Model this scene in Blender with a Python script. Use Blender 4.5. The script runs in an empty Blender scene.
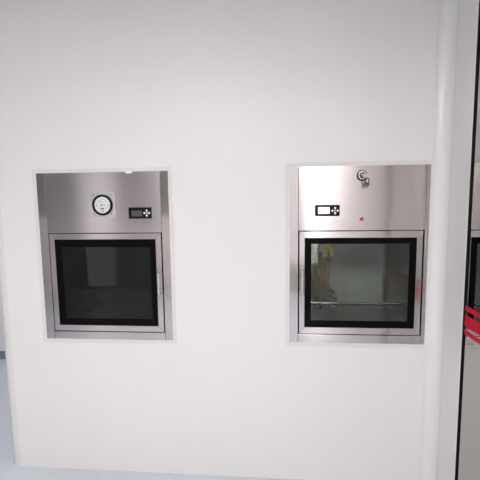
import bpy, bmesh, math, random
from mathutils import Vector, Matrix, noise
random.seed(4)
S = bpy.context.scene
C = S.collection
PI = math.pi

# ------------------------------------------------------------------ materials
def new_mat(name):
    m = bpy.data.materials.new(name); m.use_nodes = True
    return m, m.node_tree.nodes, m.node_tree.links, m.node_tree.nodes['Principled BSDF']

def plain(name, col, rough=.5, metal=0., spec=.5, noise=0., scale=40., coat=0.):
    m, n, l, b = new_mat(name)
    b.inputs['Base Color'].default_value = (*col, 1)
    b.inputs['Roughness'].default_value = rough
    b.inputs['Metallic'].default_value = metal
    b.inputs['Specular IOR Level'].default_value = spec
    b.inputs['Coat Weight'].default_value = coat
    if noise:
        tc = n.new('ShaderNodeTexCoord'); t = n.new('ShaderNodeTexNoise')
        t.inputs['Scale'].default_value = scale; t.inputs['Detail'].default_value = 4
        l.new(tc.outputs['Object'], t.inputs['Vector'])
        r = n.new('ShaderNodeMapRange')
        r.inputs['To Min'].default_value = 1 - noise; r.inputs['To Max'].default_value = 1 + noise
        l.new(t.outputs['Fac'], r.inputs['Value'])
        mx = n.new('ShaderNodeVectorMath'); mx.operation = 'SCALE'
        mx.inputs[0].default_value = col
        l.new(r.outputs['Result'], mx.inputs['Scale'])
        l.new(mx.outputs['Vector'], b.inputs['Base Color'])
    return m

def brushed(name, grain, col=(.63, .575, .578), rough=.22, aniso=.95):
    """brushed stainless steel; grain 'H' or 'V' is the brushing direction"""
    m, n, l, b = new_mat(name)
    b.inputs['Metallic'].default_value = 1
    b.inputs['Anisotropic'].default_value = aniso
    tg = n.new('ShaderNodeTangent'); tg.direction_type = 'RADIAL'
    tg.axis = 'X' if grain == 'H' else 'Z'          # highlight stretches across the grain
    l.new(tg.outputs['Tangent'], b.inputs['Tangent'])
    tc = n.new('ShaderNodeTexCoord'); mp = n.new('ShaderNodeMapping')
    mp.inputs['Scale'].default_value = (3, 3, 420) if grain == 'H' else (420, 3, 3)
    t = n.new('ShaderNodeTexNoise'); t.inputs['Scale'].default_value = 1; t.inputs['Detail'].default_value = 3
    l.new(tc.outputs['Object'], mp.inputs['Vector']); l.new(mp.outputs['Vector'], t.inputs['Vector'])
    r = n.new('ShaderNodeMapRange'); r.inputs['To Min'].default_value = .92; r.inputs['To Max'].default_value = 1.06
    l.new(t.outputs['Fac'], r.inputs['Value'])
    mx = n.new('ShaderNodeVectorMath'); mx.operation = 'SCALE'; mx.inputs[0].default_value = col
    l.new(r.outputs['Result'], mx.inputs['Scale']); l.new(mx.outputs['Vector'], b.inputs['Base Color'])
    r2 = n.new('ShaderNodeMapRange'); r2.inputs['To Min'].default_value = rough - .03; r2.inputs['To Max'].default_value = rough + .03
    l.new(t.outputs['Fac'], r2.inputs['Value']); l.new(r2.outputs['Result'], b.inputs['Roughness'])
    return m

def glass(name, tint, refl=1.5):
    """flat sheet of tinted glass: tinted see-through plus fresnel reflection"""
    m, n, l, b = new_mat(name); n.remove(b)
    out = n['Material Output']
    tr = n.new('ShaderNodeBsdfTransparent'); tr.inputs['Color'].default_value = (*tint, 1)
    gl = n.new('ShaderNodeBsdfGlossy'); gl.inputs['Roughness'].default_value = .02
    fr = n.new('ShaderNodeFresnel'); fr.inputs['IOR'].default_value = refl
    mx = n.new('ShaderNodeMixShader')
    l.new(fr.outputs['Fac'], mx.inputs['Fac']); l.new(tr.outputs['BSDF'], mx.inputs[1]); l.new(gl.outputs['BSDF'], mx.inputs[2])
    l.new(mx.outputs['Shader'], out.inputs['Surface'])
    return m

def emit(name, col, strength):
    m, n, l, b = new_mat(name)
    b.inputs['Base Color'].default_value = (.8, .8, .8, 1)
    b.inputs['Emission Color'].default_value = (*col, 1)
    b.inputs['Emission Strength'].default_value = strength
    return m

WALL = plain('white_panel_paint', (.80, .775, .765), .38, noise=.01, scale=6)
CEIL = plain('ceiling_paint', (.78, .77, .77), .6, noise=.01, scale=6)
FLOOR = plain('pale_epoxy', (.60, .64, .70), .12, noise=.02, scale=3)
COVE = plain('white_aluminium_cove', (.78, .765, .75), .22, noise=.01, scale=6)
FARWALL = plain('corridor_panel_paint', (.72, .705, .72), .45, noise=.01, scale=6)
BLUE = plain('blue_skirting_vinyl', (.13, .19, .29), .4)
SEAL = plain('white_sealant', (.72, .71, .69), .4)
STEEL_H = brushed('stainless_brushed_across', 'H')
STEEL_V = brushed('stainless_brushed_upright', 'V', (.53, .485, .487), rough=.15)
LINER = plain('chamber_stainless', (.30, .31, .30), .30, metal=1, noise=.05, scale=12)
CHROME = plain('polished_chrome', (.75, .74, .74), .10, metal=1)
SATIN = plain('satin_handle_steel', (.80, .78, .78), .28, metal=1)
GAP = plain('dark_rubber_gap', (.012, .009, .009), .8, spec=.1)
FRIT = plain('black_glass_border', (.003, .003, .0025), .35, spec=.06)
BLACK = plain('black_plastic', (.005, .005, .005), .4, spec=.15)
BEZEL = plain('black_gauge_bezel', (.008, .006, .007), .35, spec=.15)
DIAL = plain('white_dial', (.78, .79, .78), .5)
INK = plain('grey_print', (.32, .31, .32), .6)
DARKINK = plain('dark_print', (.05, .045, .05), .6)
PINK = plain('red_print', (.55, .25, .25), .6)
PLATE = plain('gauge_plate_steel', (.56, .52, .52), .45, metal=.5)
SCREEN_OFF = plain('grey_lcd', (.085, .085, .085), .3)
SCREEN_ON = emit('white_lcd', (1, 1, 1), 1.0)
KEYCAP = plain('white_keypad', (.90, .90, .90), .4)
KEYMID = plain('worn_key_metal', (.40, .39, .38), .3, metal=1)
KEYSTEEL = plain('dark_key_metal', (.12, .115, .11), .3, metal=1)
REDBTN = plain('red_button', (.62, .015, .03), .25)
TAG = plain('white_tag', (.86, .85, .84), .5)
TAPE = plain('red_tape', (.60, .004, .022), .5, spec=.2)
GASKET = plain('black_gasket', (.006, .004, .004), .6, spec=.15)
ALU = plain('white_frame_paint', (.84, .83, .82), .3)
REFLGREY = plain('grey_door_paint', (.20, .19, .185), .5)  # for the strip added to darken a reflection
MIRROR = plain('reflective_door_glass', (.46, .45, .435), .03, metal=1)
GLASS_SHADED = glass('dark_tinted_glass', (.24, .255, .245), 1.5)  # dimness of the left chamber put into the tint
GLASS_LIT = glass('grey_tinted_glass', (.84, .86, .84), 1.4)  # paler copy of the glass for the brighter right chamber
WINGLASS = glass('window_glass', (.95, .96, .96), 1.3)
CORRIDOR_FILL = emit('corridor_led_diffuser', (.95, .97, 1), 16.0)  # fill light added for the corridor
GLOWPANE = emit('lit_frosted_glass', (1, .97, .95), .62)  # glow added for a bright band in the left box's reflection
FROSTGREY = plain('grey_frosted_glass', (.72, .69, .685), .6, spec=.25)
LED = emit('led_diffuser', (1, .97, .95), 34.5)
REAR = plain('rear_grey_glass', (.40, .41, .40), .22)
DARKREFL = plain('dark_window', (.085, .078, .074), .3, spec=.2)
GREYREFL = plain('grey_window', (.17, .155, .152), .3, spec=.2)
YELLOW = plain('yellow_film', (.88, .64, .16), .35, noise=.4, scale=30)
PALEFILM = plain('pale_film', (.22, .205, .17), .3, noise=.4, scale=30)
TAN = plain('tan_film', (.30, .235, .13), .45, noise=.3, scale=25)

# ------------------------------------------------------------------ mesh helpers
def obj(name, bm, mats, parent=None, kind=None, smooth=False):
    me = bpy.data.meshes.new(name)
    bmesh.ops.recalc_face_normals(bm, faces=bm.faces[:])
    bm.to_mesh(me); bm.free()
    for m in (mats if isinstance(mats, (list, tuple)) else [mats]): me.materials.append(m)
    if smooth:
        for p in me.polygons: p.use_smooth = True
    o = bpy.data.objects.new(name, me); C.objects.link(o)
    if parent:
        o.parent = parent
        r = parent
        off = Vector()
        while r: off += r.location; r = r.parent
        me.transform(Matrix.Translation(-off))
    if kind: o['kind'] = kind
    return o

def box(bm, x0, x1, y0, y1, z0, z1, bev=0., mi=0, segs=2):
    r = bmesh.ops.create_cube(bm, size=1)
    vs = r['verts']
    for v in vs:
        v.co = Vector(((x0 + x1) / 2 + v.co.x * (x1 - x0), (y0 + y1) / 2 + v.co.y * (y1 - y0), (z0 + z1) / 2 + v.co.z * (z1 - z0)))
    fs = set(f for v in vs for f in v.link_faces)
    for f in fs: f.material_index = mi
    if bev:
        es = set(e for v in vs for e in v.link_edges)
        bmesh.ops.bevel(bm, geom=list(es), offset=bev, segments=segs, profile=.5, affect='EDGES', material=mi)
    return bm

def prism(bm, poly, y0, y1, mi=0):
    """poly in (x,z), extruded from y0 (front) to y1 (back)"""
    a = [bm.verts.new((x, y0, z)) for x, z in poly]; b = [bm.verts.new((x, y1, z)) for x, z in poly]
    n = len(poly); fs = [bm.faces.new(a), bm.faces.new(b[::-1])]
    for i in range(n): fs.append(bm.faces.new((a[i], b[i], b[(i + 1) % n], a[(i + 1) % n])))
    for f in fs: f.material_index = mi

def extrude_z(bm, poly, z0, z1):
    a = [bm.verts.new((x, y, z0)) for x, y in poly]; b = [bm.verts.new((x, y, z1)) for x, y in poly]
    n = len(poly); bm.faces.new(a[::-1]); bm.faces.new(b)
    for i in range(n): bm.faces.new((a[i], a[(i + 1) % n], b[(i + 1) % n], b[i]))

def disc(bm, cx, cz, y0, y1, r0, r1=None, seg=40, mi=0):
    """short cylinder/cone along -y: radius r1 at front y0, r0 at back y1"""
    r1 = r0 if r1 is None else r1
    P = lambda r, y: [bm.verts.new((cx + r * math.cos(2 * PI * i / seg), y, cz + r * math.sin(2 * PI * i / seg))) for i in range(seg)]
    a = P(r1, y0); b = P(r0, y1); fs = [bm.faces.new(a), bm.faces.new(b[::-1])]
    for i in range(seg): fs.append(bm.faces.new((a[i], b[i], b[(i + 1) % seg], a[(i + 1) % seg])))
    for f in fs: f.material_index = mi

def lathe(bm, cx, cz, prof, seg=48):
    """prof: list of (radius, y); revolved about the y axis through (cx, cz)"""
    rings = [[bm.verts.new((cx + r * math.cos(2 * PI * i / seg), y, cz + r * math.sin(2 * PI * i / seg))) for i in range(seg)] for r, y in prof]
    for k in range(len(rings) - 1):
        for i in range(seg):
            bm.faces.new((rings[k][i], rings[k][(i + 1) % seg], rings[k + 1][(i + 1) % seg], rings[k + 1][i]))

def tube(bm, pts, r, seg=12):
    pts = [Vector(p) for p in pts]; rings = []
    for k, p in enumerate(pts):
        d = (pts[min(k + 1, len(pts) - 1)] - pts[max(k - 1, 0)]).normalized()
        u = d.cross(Vector((1, .013, .007))).normalized(); v = d.cross(u)
        rings.append([bm.verts.new(p + r * (math.cos(2 * PI * i / seg) * u + math.sin(2 * PI * i / seg) * v)) for i in range(seg)])
    for k in range(len(rings) - 1):
        for i in range(seg): bm.faces.new((rings[k][i], rings[k][(i + 1) % seg], rings[k + 1][(i + 1) % seg], rings[k + 1][i]))
    bm.faces.new(rings[0][::-1]); bm.faces.new(rings[-1])

def NB(): return bmesh.new()

def ring(bm, x0, x1, z0, z1, X0, X1, Z0, Z1, y0, y1, mh=0, mv=0):
    """mitred rectangular frame: inner x0..z1, outer X0..Z1; rails get slot mh, stiles mv"""
    prism(bm, [(X0, Z1), (X1, Z1), (x1, z1), (x0, z1)], y0, y1, mh)
    prism(bm, [(X0, Z0), (x0, z0), (x1, z0), (X1, Z0)], y0, y1, mh)
    prism(bm, [(X0, Z0), (X0, Z1), (x0, z1), (x0, z0)], y0, y1, mv)
    prism(bm, [(X1, Z0), (x1, z0), (x1, z1), (X1, Z1)], y0, y1, mv)

def thing(name, label, cat, loc, group=None):
    o = bpy.data.objects.new(name, None); C.objects.link(o); o.location = loc
    o.empty_display_size = .1
    o['label'] = label; o['category'] = cat
    if group: o['group'] = group
    return o

# ------------------------------------------------------------------ the room
H = 2.8
XL = -1.528            # where the flat part of the main wall ends on the left
XR = .90               # right-hand side wall
YB = -4.6              # wall behind the camera
XC = -5.2              # far left wall of the room
BOXES = {'L': (-1.307, -.546, .807, 1.776), 'R': (.101, .832, .812, 1.786)}   # openings in the wall panel

bm = NB()
# front panel with the two openings, 50 mm thick
xs = sorted([XL, XR + .05] + [v for b in BOXES.values() for v in b[:2]])
prevx = XL
for k in ('L', 'R'):
    a, b_, z0, z1 = BOXES[k]; a += .012; b_ -= .012; z0 += .012; z1 -= .012
    box(bm, prevx, a, 0, .05, 0, H)
    box(bm, a, b_, 0, .05, 0, z0); box(bm, a, b_, 0, .05, z1, H)
    prevx = b_
box(bm, prevx, XR + .05, 0, .05, 0, H)
obj('wall_front', bm, WALL, kind='structure')
# rounded outer corner at the left end, then the return of the wall into the corridor
bm = NB(); R = .092
arc = [(XL - R * math.sin(t), R - R * math.cos(t)) for t in [PI / 2 * i / 12 for i in range(13)]]
extrude_z(bm, arc + [(XL, R)], 0, H)
o = obj('trim_1', bm, COVE, kind='structure')
bm = NB(); box(bm, XL - R, XL - R + .05, R, 1.5, 0, H)
obj('wall_side', bm, WALL, kind='structure')
bm = NB(); box(bm, XC, XR + .05, 1.5, 1.6, 0, H)
obj('wall_corridor', bm, FARWALL, kind='structure')
bm = NB(); box(bm, XC, XL - R, 1.485, 1.5, 0, .085, .004)
obj('baseboard_corridor', bm, BLUE, kind='structure')
# concave corner profile between the main wall and the right side wall
bm = NB(); R2 = .062
arc = [(XR - R2 + R2 * math.sin(t), -R2 + R2 * math.cos(t)) for t in [PI / 2 * i / 14 for i in range(15)]]
extrude_z(bm, arc + [(XR, 0)], 0, H)
# thin raised lip of the profile on the main wall
box(bm, XR - R2 - .006, XR - R2 + .004, -.0035, 0, 0, H, .0012)
obj('trim_2', bm, COVE, kind='structure')
# right side wall: white panel, glazed door, white panel behind
DY0, DYM, DY1 = -.236, -.92, -2.62
bm = NB(); box(bm, XR, XR + .05, DY0, -.0, 0, H)
box(bm, XR, XR + .05, DY1, DY0, 2.45, H); box(bm, XR, XR + .05, YB, DY1, 0, H)
obj('wall_right', bm, WALL, kind='structure')
def glazed(name, ya, yb, pane_mat):
    bm = NB(); box(bm, XR - .004, XR + .02, ya - .004, ya + .006, 0, 2.46, .002)      # white frame edge beside the gasket
    d = obj(name, bm, ALU, kind='structure')
    bm = NB()
    box(bm, XR - .003, XR + .03, ya - .011, ya - .004, 0, 2.45, .002)
    box(bm, XR - .003, XR + .03, yb, yb + .02, 0, 2.45, .002)
    box(bm, XR - .003, XR + .03, yb + .02, ya - .011, 2.43, 2.45); box(bm, XR - .003, XR + .03, yb + .02, ya - .011, 0, .02)
    obj('gasket', bm, GASKET, d)
    bm = NB(); box(bm, XR + .004, XR + .016, yb + .02, ya - .011, .02, 2.43)
    obj('glass_pane', bm, pane_mat, d)
    return d
d1 = glazed('door_1', DY0, DYM, MIRROR)
for z0, z1 in ((1.083, 1.106), (1.009, 1.062), (.971, .9925)):
    bm = NB(); box(bm, XR + .0025, XR + .004, DYM + .02, DY0 - .011, z0, z1)
    obj('red_stripe', bm, TAPE, d1)
glazed('door_3', DYM - .006, DY1, FROSTGREY)
# room behind the camera
bm = NB()
WX0, WX1, WZ0, WZ1 = .70, XR - .02, .45, 2.45
box(bm, XC, WX0, YB - .1, YB, 0, H); box(bm, WX1, XR + .05, YB - .1, YB, 0, H)
box(bm, WX0, WX1, YB - .1, YB, 0, WZ0); box(bm, WX0, WX1, YB - .1, YB, WZ1, H)
obj('wall_back', bm, WALL, kind='structure')
bm = NB(); ring(bm, WX0 + .03, WX1 - .03, WZ0 + .03, WZ1 - .03, WX0, WX1, WZ0, WZ1, YB - .07, YB - .02)
bm2 = NB(); box(bm2, .27, .655, YB, YB + .06, 0, H, .004); obj('trim_3', bm2, REFLGREY, kind='structure')  # unseen grey strip added to darken the right box's post reflection
w1 = obj('window_1', bm, ALU, kind='structure')
bm = NB(); box(bm, WX0 + .03, WX1 - .03, YB - .05, YB - .044, WZ0 + .03, WZ1 - .03); obj('glass_pane', bm, WINGLASS, w1)
bm = NB(); box(bm, XC - .1, XC, YB - .1, 1.6, 0, H)
obj('wall_left', bm, FARWALL, kind='structure')
# dark panels added behind the camera to darken the left steel's reflection
for i, (a, b_, g) in enumerate(((-4.6, -3.48, DARKREFL), (-2.78, -1.25, GREYREFL))):
    bm = NB(); ring(bm, a + .04, b_ - .04, 1.36, 2.46, a, b_, 1.32, 2.5, YB, YB + .02)
    d = obj('window_%d' % (i + 2), bm, ALU, kind='structure')
    bm = NB(); box(bm, a + .04, b_ - .04, YB, YB + .008, 1.36, 2.46); obj('glass_pane', bm, g, d)  # pane of the added reflection panel
# unseen glowing panel added to brighten a band in the left steel
bm = NB(); ring(bm, -3.40, -2.86, .06, 2.4, -3.46, -2.80, 0, 2.46, YB, YB + .04)
d = obj('door_2', bm, ALU, kind='structure')
bm = NB(); box(bm, -3.40, -2.86, YB, YB + .012, .06, 2.4); obj('frosted_pane', bm, GLOWPANE, d)
bm = NB(); box(bm, XC - .1, XR + .05, YB - .1, 1.6, -.1, 0)
obj('floor', bm, FLOOR, kind='structure')
bm = NB(); box(bm, XC - .1, XR + .05, YB - .1, 1.6, H, H + .1)
obj('ceiling', bm, CEIL, kind='structure')
LIGHTS = [(-1.12, -2.7, 'flat square white LED panel in the ceiling, left one of the pair behind the camera'),
          (-.46, -2.7, 'flat square white LED panel in the ceiling, right one of the pair behind the camera'),
          (.585, -3.1, 'flat square white LED panel in the ceiling close to the glass door side')]
LIGHTS.append((-3.3, .55, 'flat square white LED panel in the ceiling of the corridor past the wall end'))  # extra panel added only to brighten the corridor
for x, y, lab in LIGHTS:
    t = thing('ceiling_light', lab, 'ceiling light', (x, y, H))  # the last one is the added corridor light
    bm = NB(); ring(bm, x - .29, x + .29, y - .29, y + .29, x - .31, x + .31, y - .31, y + .31, 0, .02)
    bmesh.ops.transform(bm, matrix=Matrix(((1, 0, 0, 0), (0, 0, 1, 0), (0, -1, 0, H), (0, 0, 0, 1))), verts=bm.verts)
    obj('frame', bm, ALU, t)
    bm = NB(); box(bm, x - .29, x + .29, y - .29, y + .29, H - .012, H - .002); obj('diffuser', bm, LED if y < 0 else CORRIDOR_FILL, t)

# ------------------------------------------------------------------ pass-through boxes
def rounded(cx, cz, hw, hh, r, n=6):
    P = []
    for sx, sz, a0 in ((1, 1, 0), (-1, 1, 90), (-1, -1, 180), (1, -1, 270)):
        for i in range(n + 1):
            a = math.radians(a0 + 90 * i / n)
            P.append((cx + sx * (hw - r) + r * math.cos(a), cz + sz * (hh - r) + r * math.sin(a)))
    return P

def pass_box(k, label, out, seam, door, gls, pane, handle, gl_mat):
    X0, X1, Z0, Z1 = out
    t = thing('pass_through_box', label, 'pass box', ((X0 + X1) / 2, 0, Z0), None)
    s0, s1, sz = seam                          # inner edges of the side posts, top of the bottom rail
    # white sealant bead round the steel
    bm = NB(); ring(bm, X0 + .001, X1 - .001, Z0 + .001, Z1 - .001, X0 - .022, X1 + (.022 if k == 'L' else .006), Z0 - .022, Z1 + .020, -.0035, 0)
    obj('sealant_bead', bm, SEAL, t)
    F = -.003
    bm = NB(); box(bm, X0, s0 - .0008, F, .06, Z0, Z1, .0012); obj('side_post', bm, STEEL_V, t)
    bm = NB(); box(bm, s1 + .0008, X1, F, .06, Z0, Z1, .0012); obj('side_post', bm, STEEL_V, t)
    D0, D1, E0, E1 = door; D0 += .002; D1 -= .002; E0 += .0015; E1 -= .0025; D1 -= .0025 * (k == 'R')
    bm = NB(); box(bm, s0 + .0008, s1 - .0008, F, .06, E1 + .004, Z1, .0012); obj('control_panel', bm, STEEL_H, t)
    bm = NB(); box(bm, s0 + .0008, s1 - .0008, F, .06, Z0, sz, .0012); obj('bottom_rail', bm, STEEL_H, t)
    bm = NB(); ring(bm, D0 + .02, D1 - .02, E0 + .02, E1 - .02, s0 + .0005, s1 - .0005, sz - .001, E1 + .005, .012, .05)
    obj('door_gasket', bm, GAP, t)
    # door: mitred steel frame, black bordered glass, handle
    g0, g1, h0, h1 = gls
    bm = NB(); ring(bm, g0, g1, h0, h1, D0, D1, E0, E1, -.006, .025, 0, 1)
    bmesh.ops.bevel(bm, geom=[e for e in bm.edges if all(v.co.y < 0 for v in e.verts)], offset=.0009, segments=1, affect='EDGES')
    d = obj('door', bm, [STEEL_H, STEEL_V], t)
    p0, p1, q0, q1 = pane
    bm = NB(); ring(bm, p0, p1, q0, q1, g0, g1, h0, h1, -.002, .004); obj('black_border', bm, FRIT, d)
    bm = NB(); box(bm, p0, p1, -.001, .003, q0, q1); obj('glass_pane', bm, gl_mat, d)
    hx, hz0, hz1, hd = handle
    bm = NB()
    pts = [(hx, -.006, hz0), (hx, -hd + .008, hz0), (hx, -hd + .002, hz0 + .002), (hx, -hd, hz0 + .008),
           (hx, -hd, hz1 - .008), (hx, -hd + .002, hz1 - .002), (hx, -hd + .008, hz1), (hx, -.006, hz1)]
    tube(bm, pts, .0055)
    disc(bm, hx, hz0, -.009, -.005, .008); disc(bm, hx, hz1, -.009, -.005, .008)
    obj('handle', bm, SATIN, d, smooth=True)
    # chamber: floor, ceiling, sides and rear door
    YD = .45
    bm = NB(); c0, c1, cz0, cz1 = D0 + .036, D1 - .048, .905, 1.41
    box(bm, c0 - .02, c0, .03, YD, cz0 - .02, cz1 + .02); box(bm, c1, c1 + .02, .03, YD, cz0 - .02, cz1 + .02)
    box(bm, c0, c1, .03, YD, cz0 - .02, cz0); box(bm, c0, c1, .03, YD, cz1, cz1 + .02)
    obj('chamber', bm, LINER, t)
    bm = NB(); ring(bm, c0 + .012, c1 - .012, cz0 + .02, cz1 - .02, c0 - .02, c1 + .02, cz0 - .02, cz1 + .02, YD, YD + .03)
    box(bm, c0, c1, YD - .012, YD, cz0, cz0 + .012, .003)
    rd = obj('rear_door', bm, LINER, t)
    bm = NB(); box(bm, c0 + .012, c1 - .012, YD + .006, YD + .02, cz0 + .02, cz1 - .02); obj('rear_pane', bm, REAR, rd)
    if k == 'R':
        bm = NB(); box(bm, c0, c1, .055, .075, 1.0255, 1.0305, .0015); obj('shelf_rail', bm, STEEL_H, t)
        bm = NB(); box(bm, c0, c1, .058, .072, 1.0175, 1.0250); obj('shelf_rail_underside', bm, GAP, t)
    return t

def controller(t, x0, x1, z0, z1, sx0, sx1, sz0, sz1, cx, cz, scr):
    bm = NB(); box(bm, x0, x1, -.008, -.003, z0, z1, .0018)
    c = obj('display_controller', bm, BLACK, t)
    bm = NB(); box(bm, sx0, sx1, -.0088, -.0075, sz0, sz1, .0003); obj('screen', bm, scr, c)
    for dx, dz in ((-.0135, 0), (.0135, 0), (0, .0135), (0, -.0135)):
        bm = NB(); disc(bm, cx + dx, cz + dz, -.0098, -.0075, .0062, .0054, 20); obj('button', bm, KEYCAP, c)
    bm = NB(); disc(bm, cx, cz, -.0094, -.0075, .0040, .0036, 16); obj('button', bm, KEYCAP, c)

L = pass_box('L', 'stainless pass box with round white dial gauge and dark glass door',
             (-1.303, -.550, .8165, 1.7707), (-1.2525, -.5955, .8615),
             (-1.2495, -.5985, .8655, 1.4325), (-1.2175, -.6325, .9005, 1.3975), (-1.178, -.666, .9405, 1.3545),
             (-.610, 1.097, 1.213, .05), GLASS_SHADED)
controller(L, -.7777, -.6493, 1.5125, 1.5737, -.7605, -.7020, 1.5250, 1.5573, -.6746, 1.5426, SCREEN_OFF)
# dial gauge on a light square plate
gx, gz = -.9225, 1.5895
bm = NB(); prism(bm, rounded(-.9205, 1.5920, .068, .072, .018), -.006, -.003)
g = obj('dial_gauge', bm, PLATE, L)
for dx in (-.05, .05):
    for dz in (-.052, .052):
        bm = NB(); disc(bm, -.9245 + dx, 1.594 + dz, -.008, -.0055, .0045, .0038, 16); obj('screw', bm, LINER, g)
bm = NB(); lathe(bm, gx, gz, [(.046, -.010), (.046, -.017), (.048, -.0195), (.0545, -.0195), (.0575, -.017), (.0575, -.006)])
obj('bezel', bm, BEZEL, g, smooth=True)
bm = NB(); disc(bm, gx, gz, -.011, -.0058, .0465); dl = obj('dial', bm, DIAL, g)
bm = NB(); y0, y1 = -.0118, -.0108
def bar(cx, cz, w, h, a=0, mi=0):
    ca, sa = math.cos(a), math.sin(a)
    prism(bm, [(gx + cx + u * ca - v * sa, gz + cz + u * sa + v * ca) for u, v in ((-w / 2, -h / 2), (w / 2, -h / 2), (w / 2, h / 2), (-w / 2, h / 2))], y0, y1, mi)
for i in range(21):
    a = math.radians(25 + 130 * i / 20); rr = .034; ln = .008 if i % 5 == 0 else .005
    bar(rr * math.cos(a), rr * math.sin(a) - .004, ln, .0014, a)
bar(0, .003, .034, .0025); bar(0, -.0015, .038, .0025); bar(-.002, .018, .020, .0025); bar(0, -.034, .012, .003, 0, 1)
bar(-.012, -.020, .008, .006, 0, 2); bar(.0, -.021, .013, .008, 0, 2); bar(.018, -.021, .008, .002)
bar(-.02, -.014, .012, .002); bar(.02, -.015, .012, .002)
for s in (-1, 1): disc(bm, gx + s * .034, gz - .002, -.0125, -.0108, .0034, seg=14, mi=1)
obj('printed_scale', bm, [INK, DARKINK, PINK], g)
bm = NB()
prism(bm, [(gx - .0008, gz - .02), (gx + .0008, gz - .02), (gx - .0135, gz + .026), (gx - .0145, gz + .026)], -.0135, -.0128)
disc(bm, gx, gz - .02, -.0145, -.0118, .004, seg=16)
obj('needle', bm, DARKINK, g)
bm = NB(); box(bm, -.787, -.752, -.0045, -.003, 1.7605, 1.7722, .0005); o = obj('paper_tag', bm, TAG, L); o['label'] = 'small white tag at the top edge'

Rb = pass_box('R', 'stainless pass box with key lock, red button and clearer glass door',
              (.1045, .8265, .8195, 1.7775), (.1525, .806, .866),
              (.1560, .8025, .8700, 1.4375), (.1865, .7685, .9075, 1.4000), (.2210, .7345, .9447, 1.3680),
              (.171, 1.098, 1.219, .04), GLASS_LIT)
controller(Rb, .2396, .3678, 1.5165, 1.5750, .2555, .3145, 1.5290, 1.5635, .3435, 1.5448, SCREEN_ON)
# cam lock with its keys
lx, lz = .4800, 1.7265
bm = NB(); lathe(bm, lx, lz, [(.013, -.010), (.0145, -.017), (.0185, -.017), (.022, -.012), (.0245, -.003)], 32)
lk = obj('key_lock', bm, CHROME, Rb, smooth=True)
bm = NB(); disc(bm, lx, lz, -.0105, -.004, .0145); lathe(bm, lx, lz - .0015, [(.0240, -.0062), (.0275, -.0055), (.0275, -.003)], 32); obj('recess', bm, BLACK, lk)  # black disc and outer ring stand for dark shadows round the lock
bm = NB(); disc(bm, lx - .002, lz, -.022, -.0100, .0085); o = obj('cylinder_plug', bm, CHROME, lk)
bm = NB(); box(bm, lx - .0012, lx + .0012, -.036, -.018, lz - .005, lz + .004)
prism(bm, rounded(lx + .013, lz - .004, .017, .0085, .007), -.039, -.036)
obj('key', bm, KEYMID, lk)
bm = NB()
pts = [(lx + .017 + .009 * math.cos(a), -.040 - .003 * math.sin(a), lz - .030 + .013 * math.sin(a)) for a in [2 * PI * i / 20 for i in range(21)]]
tube(bm, pts, .0024, 8); obj('key_ring', bm, BLACK, lk)
bm = NB(); prism(bm, rounded(lx + .019, lz - .048, .011, .010, .006), -.036, -.033); box(bm, lx + .016, lx + .021, -.0355, -.0335, lz - .068, lz - .056)
o = obj('key', bm, KEYSTEEL, lk); o['label'] = 'dark spare key hanging from the ring'
bm = NB(); lathe(bm, .4817, 1.4995, [(.0001, -.014), (.007, -.014), (.0092, -.012), (.0098, -.008), (.0098, -.005)], 24)
rbn = obj('red_button', bm, REDBTN, Rb, smooth=True)
bm = NB(); lathe(bm, .4817, 1.4995, [(.0098, -.006), (.0112, -.0055), (.0112, -.003)], 24); obj('collar', bm, CHROME, rbn, smooth=True)
bm = NB(); box(bm, .300, .332, -.0045, -.003, 1.7735, 1.7790, .0005); o = obj('paper_tag', bm, TAG, Rb); o['label'] = 'small white tag at the top edge'

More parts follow.
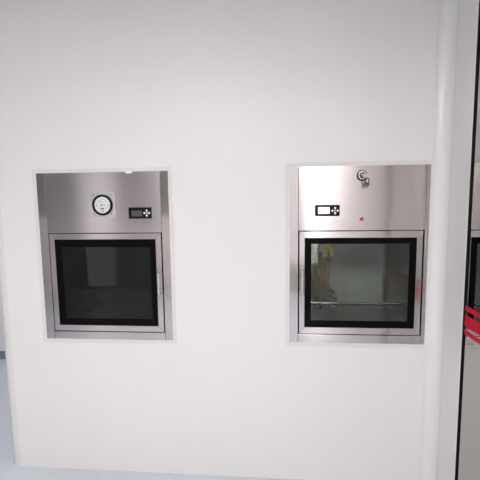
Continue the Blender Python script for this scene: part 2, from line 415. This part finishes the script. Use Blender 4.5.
# crumpled yellow film hanging in the right-hand chamber
def film(bm, cx, w_top, w_bot, z_top, z_bot, y, amp, seed, ragged=.02, nx=30, nz=34):
    V = []
    for j in range(nz + 1):
        v = j / nz; w = w_top + (w_bot - w_top) * v ** .8
        row = []
        for i in range(nx + 1):
            u = i / nx - .5
            n1 = noise.noise(Vector((u * 6 + seed, v * 4, seed))); n2 = noise.noise(Vector((u * 17, v * 9 + seed, 2.3)))
            ex = noise.noise(Vector((seed, v * 6, 5.1))); ez = noise.noise(Vector((u * 7, seed * 3, 1.7)))
            row.append(bm.verts.new((cx + u * w * (1 + .22 * ex) + .010 * n1, y + amp * (n1 * 1.3 + n2 * .7), z_top + (z_bot - z_top) * v + ragged * ez * v)))
        V.append(row)
    for j in range(nz):
        for i in range(nx): bm.faces.new((V[j][i], V[j][i + 1], V[j + 1][i + 1], V[j + 1][i]))
bg = thing('plastic_bag', 'crumpled yellow plastic bag hanging at upper left behind the right glass door', 'bag', (.31, .33, 1.41))
bm = NB(); film(bm, .312, .165, .150, 1.404, 1.300, .310, .030, 1.3, .05); film(bm, .345, .10, .08, 1.404, 1.270, .290, .024, 4.1, .05); film(bm, .300, .20, .17, 1.404, 1.29, .365, .02, 7.7, .05)
obj('bag_top', bm, YELLOW, bg, smooth=True)
bm = NB(); film(bm, .322, .15, .085, 1.33, .985, .342, .018, 2.9, .05)
obj('bag_body', bm, TAN, bg, smooth=True)
bm = NB(); film(bm, .352, .09, .17, 1.04, .915, .355, .022, 5.5, .03)
obj('bag_hem', bm, PALEFILM, bg, smooth=True)

# ------------------------------------------------------------------ daylight, camera
w = bpy.data.worlds.new('World'); S.world = w; w.use_nodes = True
n = w.node_tree.nodes; l = w.node_tree.links; bgd = n['Background']
bgd.inputs['Color'].default_value = (.95, .98, 1, 1); bgd.inputs['Strength'].default_value = 9.0

cam = bpy.data.objects.new('Camera', bpy.data.cameras.new('Camera')); C.objects.link(cam)
cam.data.sensor_width = 36; cam.data.lens = 36 * 370 / 480
f = Vector((-.08056341, .99132292, -.10386729)); r = Vector((.99673949, .07965738, -.0128486)); u = r.cross(f)
cam.matrix_world = Matrix(((r.x, u.x, -f.x, 0), (r.y, u.y, -f.y, -2), (r.z, u.z, -f.z, 1.6), (0, 0, 0, 1)))
cam.data.clip_start = .02
S.camera = cam
S.view_settings.view_transform = 'Standard'; S.view_settings.look = 'None'
S.view_settings.exposure = 0.0; S.view_settings.gamma = 1; S.view_settings.use_curve_mapping = False
